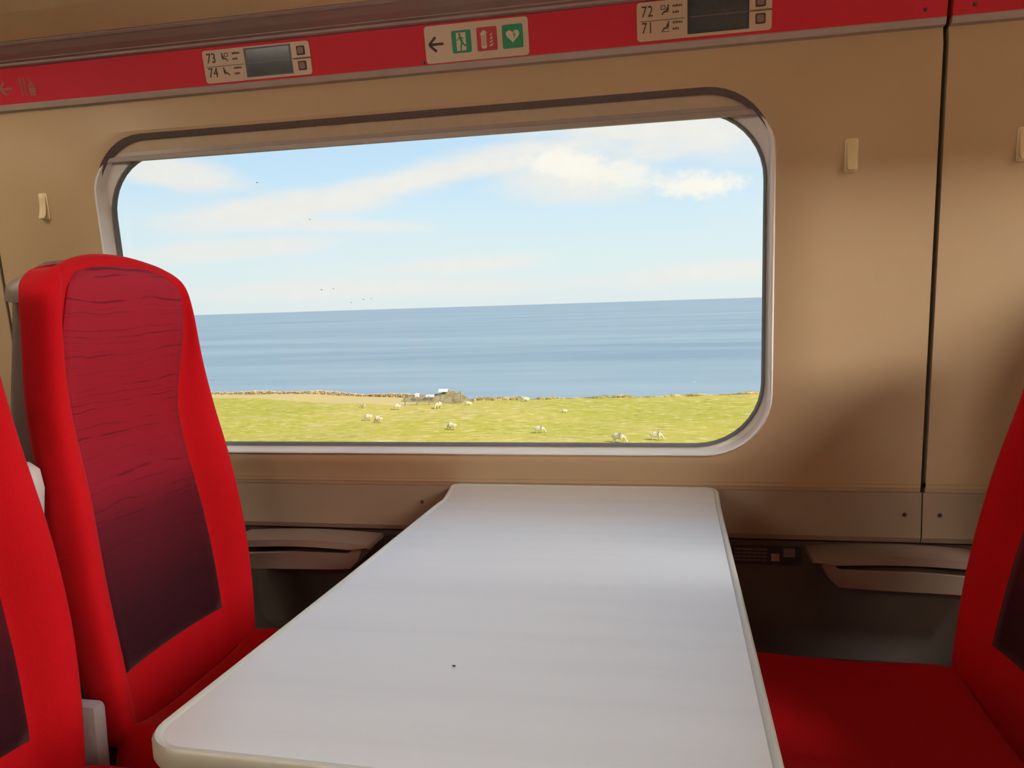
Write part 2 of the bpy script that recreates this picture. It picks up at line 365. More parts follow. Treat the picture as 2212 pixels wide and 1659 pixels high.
def build_window_wall():
    # body shell behind the panels
    bm = bmesh.new()
    ngon_hole(bm, [W(-6, -.72, .055), W(6, -.72, .055), W(6, 1.46, .055), W(-6, 1.46, .055)],
              [W(s, v, .055) for s, v in rrect(OPEN[0]-.075, OPEN[1]+.075, OPEN[2]-.045, OPEN[3]+.045, .16, NC)])
    r = bmesh.ops.extrude_face_region(bm, geom=list(bm.faces))
    nrm = Vector((0, math.cos(LEAN), math.sin(LEAN)))
    for g in r['geom']:
        if isinstance(g, bmesh.types.BMVert): g.co += nrm*.05
    wall = finish('wall_window', bm, M['groove'], kind='structure')
    # upper wall panels, cream
    vt = (1.528-.72)/math.cos(LEAN); v0 = .004
    for i, (a, b) in enumerate(SEGS):
        bm = bmesh.new()
        if i == 1:
            # raised surround with big rounded corners, window opening inside it
            so = rrect(-1.332, .306, .024, .798, .17, NC); si = rrect(-1.3185, .2925, .046, .776, .150, NC)
            op = rrect(*OPEN, .125, NC); op2 = rrect(OPEN[0]-.006, OPEN[1]+.006, OPEN[2]-.006, OPEN[3]+.006, .131, NC)
            ngon_hole(bm, [W(a, v0), W(b, v0), W(b, vt), W(a, vt)], [W(s, v) for s, v in so])
            loft(bm, [[W(s, v, 0) for s, v in so], [W(s, v, -.006) for s, v in si]], False, False)
            ngon_hole(bm, [W(s, v, -.006) for s, v in si], [W(s, v, -.006) for s, v in op2])
            loft(bm, [[W(s, v, -.006) for s, v in op2], [W(s, v, -.004) for s, v in op], [W(s, v, .03) for s, v in op]], False, False)
            loft(bm, [[W(a, vt, 0), W(b, vt, 0)], [Vector((a, 1.533, 1.556)), Vector((b, 1.533, 1.556))]], closed=False)
            bmesh.ops.remove_doubles(bm, verts=bm.verts, dist=1e-5)
        else:
            p = [(W(0, v0).y, W(0, v0).z), (W(0, vt).y, W(0, vt).z), (1.533, 1.556), (1.56, 1.556), (W(0, v0).y+.03, W(0, v0).z)]
            sweep(bm, p, a, b)
        finish('wall_panel', bm, M['wall'], wall, smooth=True, angle=25)
        # sill chamfer, dado, dark recess and lower wall
        bm = bmesh.new()
        sweep(bm, [(1.5985, .7325), (1.6022, .7150), (1.6040, .7140), (1.63, .7140), (1.612, .7330)], a, b)
        finish('sill_trim', bm, M['chamfer'], wall)
        bm = bmesh.new()
        sweep(bm, [(1.603, .714), (1.604, .624), (1.610, .613), (1.64, .611), (1.64, .714)], a-.0032*(a > -6), b+.0032*(b < 6))
        dado = finish('dado_panel', bm, M['dado'], wall)
        bm = bmesh.new()
        sweep(bm, [(1.628, .613), (1.632, .0), (1.66, .0), (1.66, .613)], a-.0042*(a > -6), b+.0042*(b < 6))
        finish('lower_wall_panel', bm, M['footframe'], wall)
        # silver trim and red fascia under the luggage rack
        bm = bmesh.new()
        sweep(bm, [(1.532, 1.5545), (1.519, 1.5555), (1.5135, 1.565), (1.516, 1.5685), (1.56, 1.5685), (1.56, 1.5545)], a, b)
        finish('silver_trim', bm, M['silver'], wall)
        bm = bmesh.new()
        f0, f1 = F(0, 0), F(0, .072); sweep(bm, [(f0.y, f0.z), (f1.y, f1.z), (1.56, f1.z), (1.56, f0.z)], a, b)
        fas = finish('fascia_panel', bm, M['fascia'], wall)
        def screw(par, P, r=.0045, nv=Vector((0, -1, 0))):
            bm = bmesh.new(); q = Vector(nv).to_track_quat('Z', 'Y').to_matrix().to_4x4(); q.translation = P
            bmesh.ops.create_cone(bm, cap_ends=True, segments=10, radius1=r, radius2=r*.7, depth=.003, matrix=q)
            finish('screw', bm, M['screw'], par)
        fn = F(0, 0, 1)-F(0, 0, 0)
        for s, h in ((-.4575, .0055), (.4413, .0142), (.5187, .0147)):
            if a < s < b: screw(fas, F(s, h, .0008), .0036, fn)
        for s, z in ((-.529, .677), (.449, .670), (.512, .670)):
            if a < s < b: screw(dado, Vector((s, 1.602, z)), .0042)
    # dark rounded footwell panel under the table
    bm = bmesh.new(); lp = rrect(-.945, .585, .362, .606, (.07, .07, .01, .01), 8)
    loft(bm, [[(s, 1.640, z) for s, z in lp], [(s, 1.622, z) for s, z in lp]])
    lp2 = rrect(-.80, .44, .02, .36, .03, 5)
    finish('footwell_panel', bm, M['foot'], wall)
    bm = bmesh.new(); loft(bm, [[(s, 1.640, z) for s, z in lp2], [(s, 1.622, z) for s, z in lp2]])
    finish('heater_panel', bm, M['foot'], wall)
    return wall
build_window_wall()

def build_window():
    op = lambda o, r: rrect(OPEN[0]+o, OPEN[1]-o, OPEN[2]+o, OPEN[3]-o, r, NC)
    gl = lambda o: rrect(GLASS[0]+o, GLASS[1]-o, GLASS[2]+o, GLASS[3]-o, .128-o, NC)
    bm = bmesh.new()
    def lip(o, r, d, roll=0.0):
        # along the top the panel rolls inwards, so the liner starts deeper there
        pts = []
        for s, v in op(o, r):
            k = max(0.0, min(1.0, (v-.66)/.09)); k = k*k*(3-2*k); pts.append(W(s, v, d+(.014*k if d < .012 else 0)))
        return pts
    loft(bm, [lip(-.004, .128, .013), lip(-.003, .127, -.006), lip(0, .125, -.0095, .006), lip(.003, .122, -.008, .008), lip(.0035, .1215, .0, .009), lip(.004, .121, .026, .009),
              [W(s, v, .030) for s, v in gl(-.007)], [W(s, v, .030) for s, v in gl(-.0045)], [W(s, v, .034) for s, v in gl(-.004)]], False, False)
    win = finish('window_1', bm, M['liner'], kind='structure', smooth=True, angle=30)
    bm = bmesh.new()
    loft(bm, [[W(s, v, .046) for s, v in gl(-.006)], [W(s, v, .027) for s, v in gl(-.005)], [W(s, v, .0265) for s, v in gl(-.002)],
              [W(s, v, .031) for s, v in gl(.0005)], [W(s, v, .0375) for s, v in gl(.001)]], False, False)
    finish('gasket', bm, M['gasket'], win, smooth=True, angle=50)
    bm = bmesh.new(); g = gl(-.004)
    loft(bm, [[W(s, v, .037) for s, v in g], [W(s, v, .043) for s, v in g]])
    finish('pane', bm, M['glass'], win)
    # shade of the blind slot put in as a dark strip, along the top of the opening and fading out down its corners
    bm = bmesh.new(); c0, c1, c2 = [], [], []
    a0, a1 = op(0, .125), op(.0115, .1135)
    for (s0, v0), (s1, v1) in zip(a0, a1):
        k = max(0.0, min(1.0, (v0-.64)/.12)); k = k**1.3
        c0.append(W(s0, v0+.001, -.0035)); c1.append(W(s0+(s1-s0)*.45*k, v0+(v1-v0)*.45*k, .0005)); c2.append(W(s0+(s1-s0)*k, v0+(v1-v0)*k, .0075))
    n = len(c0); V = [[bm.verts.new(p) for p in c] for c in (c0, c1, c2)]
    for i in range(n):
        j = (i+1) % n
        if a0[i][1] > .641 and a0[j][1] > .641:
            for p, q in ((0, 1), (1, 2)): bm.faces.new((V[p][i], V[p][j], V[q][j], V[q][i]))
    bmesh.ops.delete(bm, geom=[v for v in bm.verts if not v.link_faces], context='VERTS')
    finish('slot_shade', bm, M['slotshade'], win, smooth=True, angle=60)
    # roller blind, drawn up
    A, B = OPEN[0]+.005, OPEN[1]-.005
    root = thing('roller_blind', 'beige roller blind drawn up at the top of the train window, with grey bottom rail', 'blind', W(-.5125, .72, .012))
    base = W(-.5125, .72, .012)
    bm = bmesh.new(); loft(bm, [[W(A, .730, .012), W(B, .730, .012), W(B, .766, .012), W(A, .766, .012)], [W(A, .730, .014), W(B, .730, .014), W(B, .766, .014), W(A, .766, .014)]])
    f = local(finish('blind_fabric', bm, M['blind'], root), base)
    bm = bmesh.new()
    prof = [(.7170, .005), (.7160, .010), (.7170, .024), (.735, .024), (.7355, .012), (.7275, .0105), (.7265, .0085), (.7260, .005)]
    loft(bm, [[W(A, v, d) for v, d in prof], [W(B, v, d) for v, d in prof]])
    local(finish('bottom_rail', bm, M['rail'], root), base)
build_window()

def build_rack():
    base = Vector((-.5, 1.45, 1.66))
    root = thing('luggage_rack', 'overhead luggage rack above the train window, beige underside and grey extrusion', 'luggage rack', base)
    bm = bmesh.new()
    prof = [(1.5015, 1.6385), (1.4925, 1.6400), (1.4915, 1.6445), (1.4800, 1.6450), (1.4795, 1.6465), (1.4560, 1.6500), (1.4300, 1.6570), (1.4270, 1.6560), (1.4215, 1.6590), (1.4215, 1.68), (1.50, 1.70), (1.56, 1.70), (1.56, 1.6385)]
    sweep(bm, prof, -6, 6); local(finish('rack_extrusion', bm, M['cove'], root), base)
    bm = bmesh.new()
    sweep(bm, [(1.419, 1.6610), (1.30, 1.664), (1.02, 1.690), (.99, 1.705), (.985, 1.735), (1.0, 1.74), (1.03, 1.72), (1.42, 1.70)], -6, 6)
    local(finish('underside_panel', bm, M['rack'], root), base)
    bm = bmesh.new(); tube(bm, [(-6, .99, 1.80), (6, .99, 1.80)], .012, 8); local(finish('guard_rail', bm, M['silver'], root), base)
    for x in (-4.5, -3, -1.5, .48, 2, 3.5, 5):
        bm = bmesh.new(); tube(bm, [(x, .99, 1.735), (x, .99, 1.80)], .007, 6); local(finish('rail_post', bm, M['silver'], root), base)
build_rack()

def build_carriage():
    def slab(name, pts, th, m_):
        bm = bmesh.new(); vs = [bm.verts.new(p) for p in pts]; bm.faces.new(vs)
        r = bmesh.ops.extrude_face_region(bm, geom=list(bm.faces))
        for g in r['geom']:
            if isinstance(g, bmesh.types.BMVert): g.co += Vector(th)
        return finish(name, bm, m_, kind='structure')
    slab('floor', [(-6, -1.15, 0), (6, -1.15, 0), (6, 1.75, 0), (-6, 1.75, 0)], (0, 0, -.06), M['carpet'])
    slab('ceiling', [(-6, -1.15, 2.16), (6, -1.15, 2.16), (6, 1.65, 2.16), (-6, 1.65, 2.16)], (0, 0, .05), M['ceiling'])
    slab('wall_left', [(-6, -1.15, 0), (-6, 1.75, 0), (-6, 1.75, 2.2), (-6, -1.15, 2.2)], (-.05, 0, 0), M['wall'])
    slab('wall_right', [(6, -1.15, 0), (6, 1.75, 0), (6, 1.75, 2.2), (6, -1.15, 2.2)], (.05, 0, 0), M['wall'])
    # opposite side of the carriage with its own windows
    wins = [(-5.4, -3.9), (-3.2, -1.78), (-1.222, .197), (.76, 2.18), (2.74, 4.16)]
    xs = [-6.0]+[(wins[i][1]+wins[i+1][0])/2 for i in range(len(wins)-1)]+[6.0]
    bm = bmesh.new()
    for i, (a, b) in enumerate(wins):
        ngon_hole(bm, [(xs[i], -1.05, 0), (xs[i+1], -1.05, 0), (xs[i+1], -.95, 2.2), (xs[i], -.95, 2.2)],
                  [(s, -1.05+.1*v/2.2, v) for s, v in rrect(a, b, .79, 1.46, .12, 6)])
    r = bmesh.ops.extrude_face_region(bm, geom=list(bm.faces))
    for g in r['geom']:
        if isinstance(g, bmesh.types.BMVert): g.co += Vector((0, -.05, 0))
    wo = finish('wall_aisle', bm, M['wall'], kind='structure')
    for a, b in wins:
        bm = bmesh.new(); lp = rrect(a-.004, b+.004, .786, 1.464, .124, 6)
        loft(bm, [[(s, -1.03+.1*v/2.2, v) for s, v in lp], [(s, -1.036+.1*v/2.2, v) for s, v in lp]])
        finish('pane', bm, M['glass'], wo)
        bm = bmesh.new(); box(bm, a-.02, b+.02, -.988, -.984, .775, 1.50); finish('added_blind', bm, M['blind'], wo)  # blinds added out of view to keep opposite daylight off the seats
        bm = bmesh.new(); box(bm, a-.02, b+.02, -.992, -.975, .765, .79, .004); finish('added_blind_rail', bm, M['rail'], wo)
    # added ceiling luminaires over the aisle, unseen, making up for weak daylight
    for k, (x0, x1) in enumerate(LAMPS):
        c = Vector(((x0+x1)/2, .50, 2.16))
        root = thing('added_ceiling_light', 'long lit ceiling light added out of view over the aisle, ' + ('first one towards the right end of the carriage', 'second one towards the right end of the carriage', 'one towards the left end of the carriage')[k], 'light', c, 'added ceiling lights over the aisle')
        bm = bmesh.new(); box(bm, x0-c.x, x1-c.x, -.17, .17, -.03, -.001, .008); finish('lamp_frame', bm, M['lampframe'], root)
        bm = bmesh.new(); box(bm, x0-c.x+.02, x1-c.x-.02, -.15, .15, -.036, -.0305); finish('diffuser', bm, M['lamp'], root)
LAMPS = [(1.4, 2.9), (3.6, 5.1)]
STRIPS = [(2.4, 4.0), (4.2, 5.8), (-2.1, -.75)]
build_carriage()

def build_rack_fill_lights():  # lamps added out of view to brighten the left wall
    for k, (x, lb) in enumerate(((-1.45, 'round fill light added under the luggage rack, above the red window seat'), (-2.05, 'round fill light added under the luggage rack, behind the red window seat'))):
        c = Vector((x, 1.06, 1.672)); r = thing('rack_fill_light', lb, 'light', c, 'added fill lights under the rack')
        q = Matrix.Translation((0, 0, -.006)); bm = bmesh.new(); bmesh.ops.create_cone(bm, cap_ends=True, segments=24, radius1=.045, radius2=.040, depth=.014, matrix=q); finish('lamp_frame', bm, M['lampframe'], r, smooth=True)
        q = Matrix.Translation((0, 0, -.0145)); bm = bmesh.new(); bmesh.ops.create_cone(bm, cap_ends=True, segments=24, radius1=.036, radius2=.036, depth=.003, matrix=q); finish('diffuser', bm, M['rackfill'], r)
build_rack_fill_lights()

def build_far_rack():
    # luggage rack over the opposite seats, with added strip lights along its lower edge brightening the wall
    base = Vector((0, -.8, 1.66))
    root = thing('luggage_rack', 'luggage rack over the seats across the aisle, behind the camera', 'luggage rack', base)
    bm = bmesh.new(); sweep(bm, [(-1.0, 1.66), (-.50, 1.70), (-.47, 1.72), (-.48, 1.76), (-.52, 1.74), (-1.0, 1.70)], -6, 6)
    local(finish('underside_panel', bm, M['rack'], root), base)
    bm = bmesh.new(); tube(bm, [(-6, -.47, 1.81), (6, -.47, 1.81)], .012, 8); local(finish('guard_rail', bm, M['silver'], root), base)
    for k, (x0, x1) in enumerate(STRIPS):
        c = Vector(((x0+x1)/2, -.80, 1.64))
        r = thing('added_strip_light', 'lit strip light added under the rack across the aisle, ' + ('middle one', 'nearest the right end wall', 'opposite the window')[k], 'light', c, 'added strip lights under the far rack')
        bm = bmesh.new(); box(bm, x0-c.x, x1-c.x, -.05, .0, -.055, .025, .006); finish('lamp_frame', bm, M['lampframe'], r)
        bm = bmesh.new(); box(bm, x0-c.x+.01, x1-c.x-.01, .0, .012, -.050, .020, .004); finish('diffuser', bm, M['striplamp' if k < 2 else 'dimstrip'], r)
build_far_rack()

# ------------------------------------------------------------------ table
def build_table():
    out = []
    r = .045; n = 8
    P = lambda x, y: out.append((x, y))
    # near left corner, near edge, near right corner, right edge, far right corner, far edge, flared far left corner
    for k in range(n+1):
        a = PI+.5*PI*k/n; P(-.472+r+r*math.cos(a), .578+r+r*math.sin(a))
    for k in range(n+1):
        a = 1.5*PI+.5*PI*k/n; P(.090-r+r*math.cos(a), .566+r+r*math.sin(a))
    P(.092, 1.0); P(.094, 1.46)
    for k in range(5):
        a = .5*PI*k/4; P(.097-.03+.03*math.cos(a), 1.602-.03+.03*math.sin(a))
    for k in range(5):
        a = .5*PI+.5*PI*k/4; P(-.458+.022+.022*math.cos(a), 1.602-.022+.022*math.sin(a))
    P(-.452, 1.545); P(-.446, 1.50); P(-.442, 1.465); P(-.445, 1.42); P(-.457, 1.0)
    cx, cy = -.18, 1.08
    def inset(d):
        res = []; N = len(out)
        for i in range(N):
            p0, p1, p2 = Vector(out[i-1]), Vector(out[i]), Vector(out[(i+1) % N])
            t_ = (p2-p0).normalized(); nn = Vector((-t_.y, t_.x)); q = p1+nn*d
            if p1.y > 1.59: q.y = max(q.y, 1.602-d*.2) if False else q.y
            res.append(q)
        return res
    base = Vector((-.18, 1.1, 0))
    root = thing('fixed_table', 'pale wood-grain laminate train table with rounded light edging, below the window', 'table', base)
    bm = bmesh.new()
    a0, a1, a2, a3 = inset(.0), inset(.0025), inset(.007), inset(.0095)
    z = .72
    loft(bm, [[(p.x, p.y, z-.026) for p in inset(.006)], [(p.x, p.y, z-.023) for p in a1], [(p.x, p.y, z-.018) for p in a0], [(p.x, p.y, z-.003) for p in a0],
              [(p.x, p.y, z) for p in a1], [(p.x, p.y, z) for p in a2], [(p.x, p.y, z-.0022) for p in a3]], True, False)
    local(finish('edging', bm, M['edge'], root, smooth=True, angle=50), base)
    bm = bmesh.new(); loft(bm, [[(p.x, p.y, z-.012) for p in a3], [(p.x, p.y, z-.002) for p in a3]], False, True)
    local(finish('tabletop', bm, M['table'], root), base)
    bm = bmesh.new(); box(bm, -.36, .0, 1.30, 1.602, .655, .693, .006); box(bm, -.36, .0, 1.56, 1.602, .45, .66, .006)
    local(finish('wall_bracket', bm, M['frame'], root, smooth=True), base)
    bm = bmesh.new(); tube(bm, [(-.18, .85, 0), (-.18, .85, .012)], .11, 20); tube(bm, [(-.18, .85, .01), (-.18, .85, .694)], .028, 14)
    local(finish('leg', bm, M['frame'], root, smooth=True), base)
    bm = bmesh.new(); bmesh.ops.create_icosphere(bm, subdivisions=1, radius=.0017)
    for v in bm.verts: v.co = Vector((v.co.x*1.2, v.co.y, v.co.z*.5))+Vector((-.2265, .770, .7190))
    tag(finish('crumb', bm, M['crumb']), 'tiny dark crumb on the pale table top', 'crumb')
build_table()

# ------------------------------------------------------------------ seats
ZR = [.40, .45, .50, .55, .60, .66, .72, .78, .84, .90, .95, 1.0, 1.05, 1.10, 1.14, 1.17, 1.19, 1.203]
def lerp(tab, z):
    for (a, u), (b, v) in zip(tab, tab[1:]):
        if z <= b: 
            q = (z-a)/(b-a); q = max(0, min(1, q)); return u+(v-u)*q
    return tab[-1][1]
FX = [(.38, .005), (.45, .0), (.55, -.010), (.65, -.024), (.80, -.049), (.87, -.063), (.93, -.070), (.98, -.069), (1.03, -.062), (1.08, -.055), (1.14, -.050), (1.21, -.049)]
HW = [(.38, .194), (.47, .206), (.55, .215), (.65, .223), (.75, .221), (.84, .214), (.93, .208), (1.0, .200), (1.05, .194), (1.1, .190), (1.15, .185), (1.21, .178)]
BO = [(.38, .040), (.55, .046), (.75, .054), (.86, .056), (.95, .046), (1.05, .026), (1.15, .010), (1.21, .004)]
PH = [(.40, .146), (.52, .146), (.62, .150), (.72, .150), (.82, .142), (.92, .143), (1.0, .155), (1.05, .160), (1.1, .157), (1.15, .150), (1.21, .140)]

def fx(z): return lerp(FX, z)-RECLINE*max(0, z-.45)
def seat_section(z, shrink=0.0, thin=0.0):
    f, w, b, p = fx(z), lerp(HW, z)-shrink, lerp(BO, z), lerp(PH, z)-shrink
    rear = f+b-.066
    half = [(w*.78, f-.062+thin), (w*.95, rear-.004+thin*.7), (w*.99, rear+.006), (w, rear+.026), (w-.001, f+b-.020-thin*.3), (w-.006, f+b-.007-thin*.8), (w-.017, f+b-thin),
            ((w+p)/2-.006, f+b*.86-thin), (p+.008, f+b*.30-thin), (p-.002, f+.002-thin), (p*.75, f-.006-thin), (p*.4, f-.010-thin), (0, f-.011-thin)]
    return half
def arch(z, y, w):
    """the top of the back is arched: outer parts sit lower"""
    k = max(0.0, min(1.0, (z-1.02)/.18)); return z-k*k*.045*(abs(y)/w)**2.2

RECLINE = 0.0     # extra lean of a seat's back, per metre of height
def build_seat(label, y_c, sx, x0, recline=0.0):
    """sx = +1: faces +X, -1: faces -X (turned half round)"""
    global RECLINE
    RECLINE = recline
    root = thing('train_seat', label, 'seat', (x0, y_c, 0), 'red train seats around the table'); 
    if sx < 0: root.rotation_euler = (0, 0, PI)
    # backrest cushion
    bm = bmesh.new(); loops = []
    rows = [(z, 0, 0) for z in ZR[:-2]]+[(1.192, .002, .003), (1.203, .007, .009), (1.209, .016, .018), (1.212, .032, .032)]
    for z, sh, th in rows:
        h = seat_section(z, sh, th); w = lerp(HW, z)
        pts = [(x, -y, arch(z, y, w)) for y, x in h]+[(x, y, arch(z, y, w)) for y, x in h[-2::-1]]
        loops.append(pts)
    loft(bm, loops)
    o = finish('backrest', bm, M['red'], root, smooth=True, angle=75)
    md = o.modifiers.new('sub', 'SUBSURF'); md.levels = 1; md.render_levels = 2
    # patterned centre panel, a thin skin lying on the front of the backrest
    bm = bmesh.new(); grid = []
    zs = [.520+.668*k/30 for k in range(31)]; us = [-1+2*k/16 for k in range(17)]
    for z in zs:
        w = lerp(HW, z); p = lerp(PH, z)-.004; f = fx(z); row = []
        if z > 1.14: p -= .022*((z-1.14)/.044)**3
        if z < .535: p -= .0
        for u in us:
            y = u*p; c = f-.011+.011*(abs(y)/lerp(PH, z))**2.5+.0060
            if z > 1.15: c -= .006*((z-1.15)/.034)**2
            row.append(bm.verts.new((c, y, arch(z, y, w))))
        grid.append(row)
    for a, b in zip(grid, grid[1:]):
        for i in range(16): bm.faces.new((a[i], a[i+1], b[i+1], b[i]))
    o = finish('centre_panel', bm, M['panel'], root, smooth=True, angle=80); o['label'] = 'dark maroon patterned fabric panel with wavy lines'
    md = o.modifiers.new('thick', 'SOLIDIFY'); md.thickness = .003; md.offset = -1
    # hard shell behind the cushion, with a cap along its top
    def shell(z0, z1, name, m_, extra, n=10, close=False):
        bm = bmesh.new(); loops = []
        for k in range(n+1):
            z = z0+(z1-z0)*k/n; f = fx(z)-.012; w = lerp(HW, z)+extra; t_ = .072+.016*max(0, min(1, (z-1.0)/.12))
            q = 0.0
            if close: q = max(0, (z-(z1-.025))/.025); 
            w2 = w-.022*q*q; t2 = t_*(1-.35*q*q)
            pts = [(f, -w2), (f-t2*.6, -w2), (f-t2*.9, -w2+.015), (f-t2, -w2+.05), (f-t2, 0), (f-t2, w2-.05), (f-t2*.9, w2-.015), (f-t2*.6, w2), (f, w2)]
            loops.append([(x, y, arch(z, y, w)) for x, y in pts])
        loft(bm, loops); o = finish(name, bm, m_, root, smooth=True, angle=50); return o
    shell(.36, 1.148, 'shell', M['shell'], -.020)
    o = shell(1.150, 1.206, 'shell_cap', M['cap'], -.004, 8, True); o['label'] = 'grey plastic cap along the top of the shell'
    # seat cushion
    bm = bmesh.new()
    prof = [(.02, .35), (.012, .42), (.03, .452), (.14, .444), (.30, .448), (.42, .458), (.47, .450), (.492, .42), (.486, .37), (.46, .35)]
    loops = []
    for u in (-1, -.985, -.94, -.86, -.74, -.5, 0, .5, .74, .86, .94, .985, 1):
        y = .216*u; e = abs(u); bol = .018*max(0, 1-((e-.86)/.16)**2) if e > .7 else 0
        dr = .05*max(0, (e-.90)/.10)**2
        loops.append([(x+(.01 if x < .1 else -.02)*max(0, (e-.9)/.1)**2, y, z+(bol-dr if z > .40 else 0)) for x, z in prof])
    loft(bm, loops); o = finish('cushion', bm, M['red'], root, smooth=True, angle=75)
    md = o.modifiers.new('sub', 'SUBSURF'); md.levels = 1; md.render_levels = 2
    # under-frame and pedestal
    bm = bmesh.new(); box(bm, -.06, .44, -.19, .19, .30, .352, .012); box(bm, .08, .30, -.09, .09, .02, .305, .02); box(bm, .02, .38, -.15, .15, 0, .022, .008)
    finish('pedestal', bm, M['frame'], root, smooth=True)
    return root

X0L, X0R = -.87, .51
seat_lw = build_seat('red train seat by the window, at the left end of the table', 1.215, 1, X0L)
seat_la = build_seat('red aisle seat cut by the left edge of the photo', .735, 1, X0L)
seat_rw = build_seat('shaded dark red window seat at the right end of the table, facing the lit one', 1.215, -1, X0R, .075)
seat_ra = build_seat('shaded dark red aisle seat at the lower right corner, beside the window seat', .735, -1, X0R, .075)

def build_blocker():  # added unseen panel, keeps lamp light off the lower right wall
    base = Vector((.80, 1.48, 0))
    root = thing('added_blocker', 'half-height grey panel added behind the shaded window seat to block light on the wall', 'blocker', base)
    bm = bmesh.new(); lp = rrect(-.14, .105, .0, 1.20, (.01, .01, .01, .06), 6)
    loft(bm, [[(-.02, y, z) for y, z in lp], [(.02, y, z) for y, z in lp]]); finish('panel', bm, M['shell'], root)
    bm = bmesh.new(); box(bm, -.03, .03, -.14, .105, 0, .08, .006); finish('foot', bm, M['frame'], root)
build_blocker()

def build_armrest(root, pts, yl, label):
    """armrest folded up between the two seats, built in the seat's own frame"""
    bm = bmesh.new()
    lp = []
    loops = []
    for z, x0, x1, hw in pts:
        q = min(.012, hw*.7)
        loops.append([(x, yl+y, z) for x, y in rrect(x0, x1, -hw, hw, q, 3)])
    loft(bm, loops); o = finish('armrest', bm, M['armgrey'], root, smooth=True, angle=60); o['label'] = label
    return o
for rt_, yl in ((seat_lw, -.238), (seat_rw, .238)):
    build_armrest(rt_, [(.60, -.11, -.045, .010), (.70, -.12, -.048, .013), (.80, -.126, -.047, .016), (.85, -.13, -.042, .018), (.878, -.126, -.046, .0165), (.889, -.112, -.060, .011)], yl, 'light grey armrest folded up between two seats')
    bm = bmesh.new(); box(bm, -.13, .03, yl-.015, yl+.015, .28, .525, .012); 
    q = Matrix.Rotation(PI/2, 4, 'X'); q.translation = Vector((-.07, yl, .56))
    bmesh.ops.create_cone(bm, cap_ends=True, segments=20, radius1=.045, radius2=.045, depth=.034, matrix=q)
    box(bm, -.11, -.03, yl-.012, yl+.012, .44, .56, .006)
    o = finish('armrest_pivot', bm, M['frame'], rt_, smooth=True, angle=40); o['label'] = 'grey pivot housing at the foot of the armrest'

# ------------------------------------------------------------------ signs on the fascia
def flat(name, polys, m_, parent, mp, d0, th=.0006):
    """thin print: list of 2-D outlines laid on a surface by mp(s, h, d)"""
    bm = bmesh.new()
    for lp in polys: loft(bm, [[mp(s, h, d0) for s, h in lp], [mp(s, h, d0+th) for s, h in lp]])
    o = finish(name, bm, m_, parent)
    if parent is not None: o.data.transform(Matrix.Translation(-parent.location))
    return o
def bar(x0, y0, x1, y1, w):
    d = Vector((x1-x0, y1-y0)).normalized(); n = Vector((-d.y, d.x))*w/2
    return [(x0-n.x, y0-n.y), (x1-n.x, y1-n.y), (x1+n.x, y1+n.y), (x0+n.x, y0+n.y)]
def rect(x0, x1, y0, y1): return [(x0, y0), (x1, y0), (x1, y1), (x0, y1)]
def circ(x, y, r, n=10): return [(x+r*math.cos(2*PI*k/n), y+r*math.sin(2*PI*k/n)) for k in range(n)]
def digits(txt, s, h, size, m_, parent, mp, d0, name='number', sx=.8):
    cu = bpy.data.curves.new('t', 'FONT'); cu.body = txt; cu.size = size; cu.extrude = .0004; cu.resolution_u = 4; cu.space_character = 1.05
    to = bpy.data.objects.new('t', cu); COL.objects.link(to)
    dg = bpy.context.evaluated_depsgraph_get(); me = bpy.data.meshes.new_from_object(to.evaluated_get(dg))
    bpy.data.objects.remove(to); bpy.data.curves.remove(cu)
    for v in me.vertices: v.co = mp(s+v.co.x*sx, h+v.co.y, d0+.0004+v.co.z)-parent.location
    me.name = name; me.materials.clear()
    o = link(name, me, m_, parent)
    return o
def text_lines(s, h, ws, parent, mp, d0, m_):
    """two short lines of words too small to read: rows of little letter strokes"""
    polys = []
    for k, w in enumerate(ws):
        x = s; yy = h-.0105*k; i = 0
        while x < s+w-.001:
            hh = (.0036, .0030, .0042, .0032)[i % 4]; polys.append(rect(x, x+.0021, yy, yy+hh)); x += .0029; i += 1
    return flat('small_print', polys, m_, parent, mp, d0, .0004)

def seat_icon(s, h, k, mirror, window):
    """side view of a person seated, with a window box for the window seat; k = size"""
    g = -1 if mirror else 1
    T = lambda lp: [(s+g*x*k, h+y*k) for x, y in lp]
    polys = [T(circ(-.30, .36, .09)), T([(-.36, .26), (-.18, .26), (-.05, -.10), (-.26, -.10)]), T(bar(-.18, -.12, .20, -.22, .16)), T(bar(.16, -.20, .34, -.46, .10)), T(bar(-.34, .10, -.22, -.30, .07))]
    if window:
        polys += [T(bar(.0, .38, .42, .38, .07)), T(bar(.42, .40, .42, .04, .07)), T(bar(.42, .04, .02, .04, .07)), T(bar(.02, .02, .02, .38, .07))]
    else: polys += [T(bar(-.42, -.50, .42, -.50, .05))] if mirror else []
    return polys

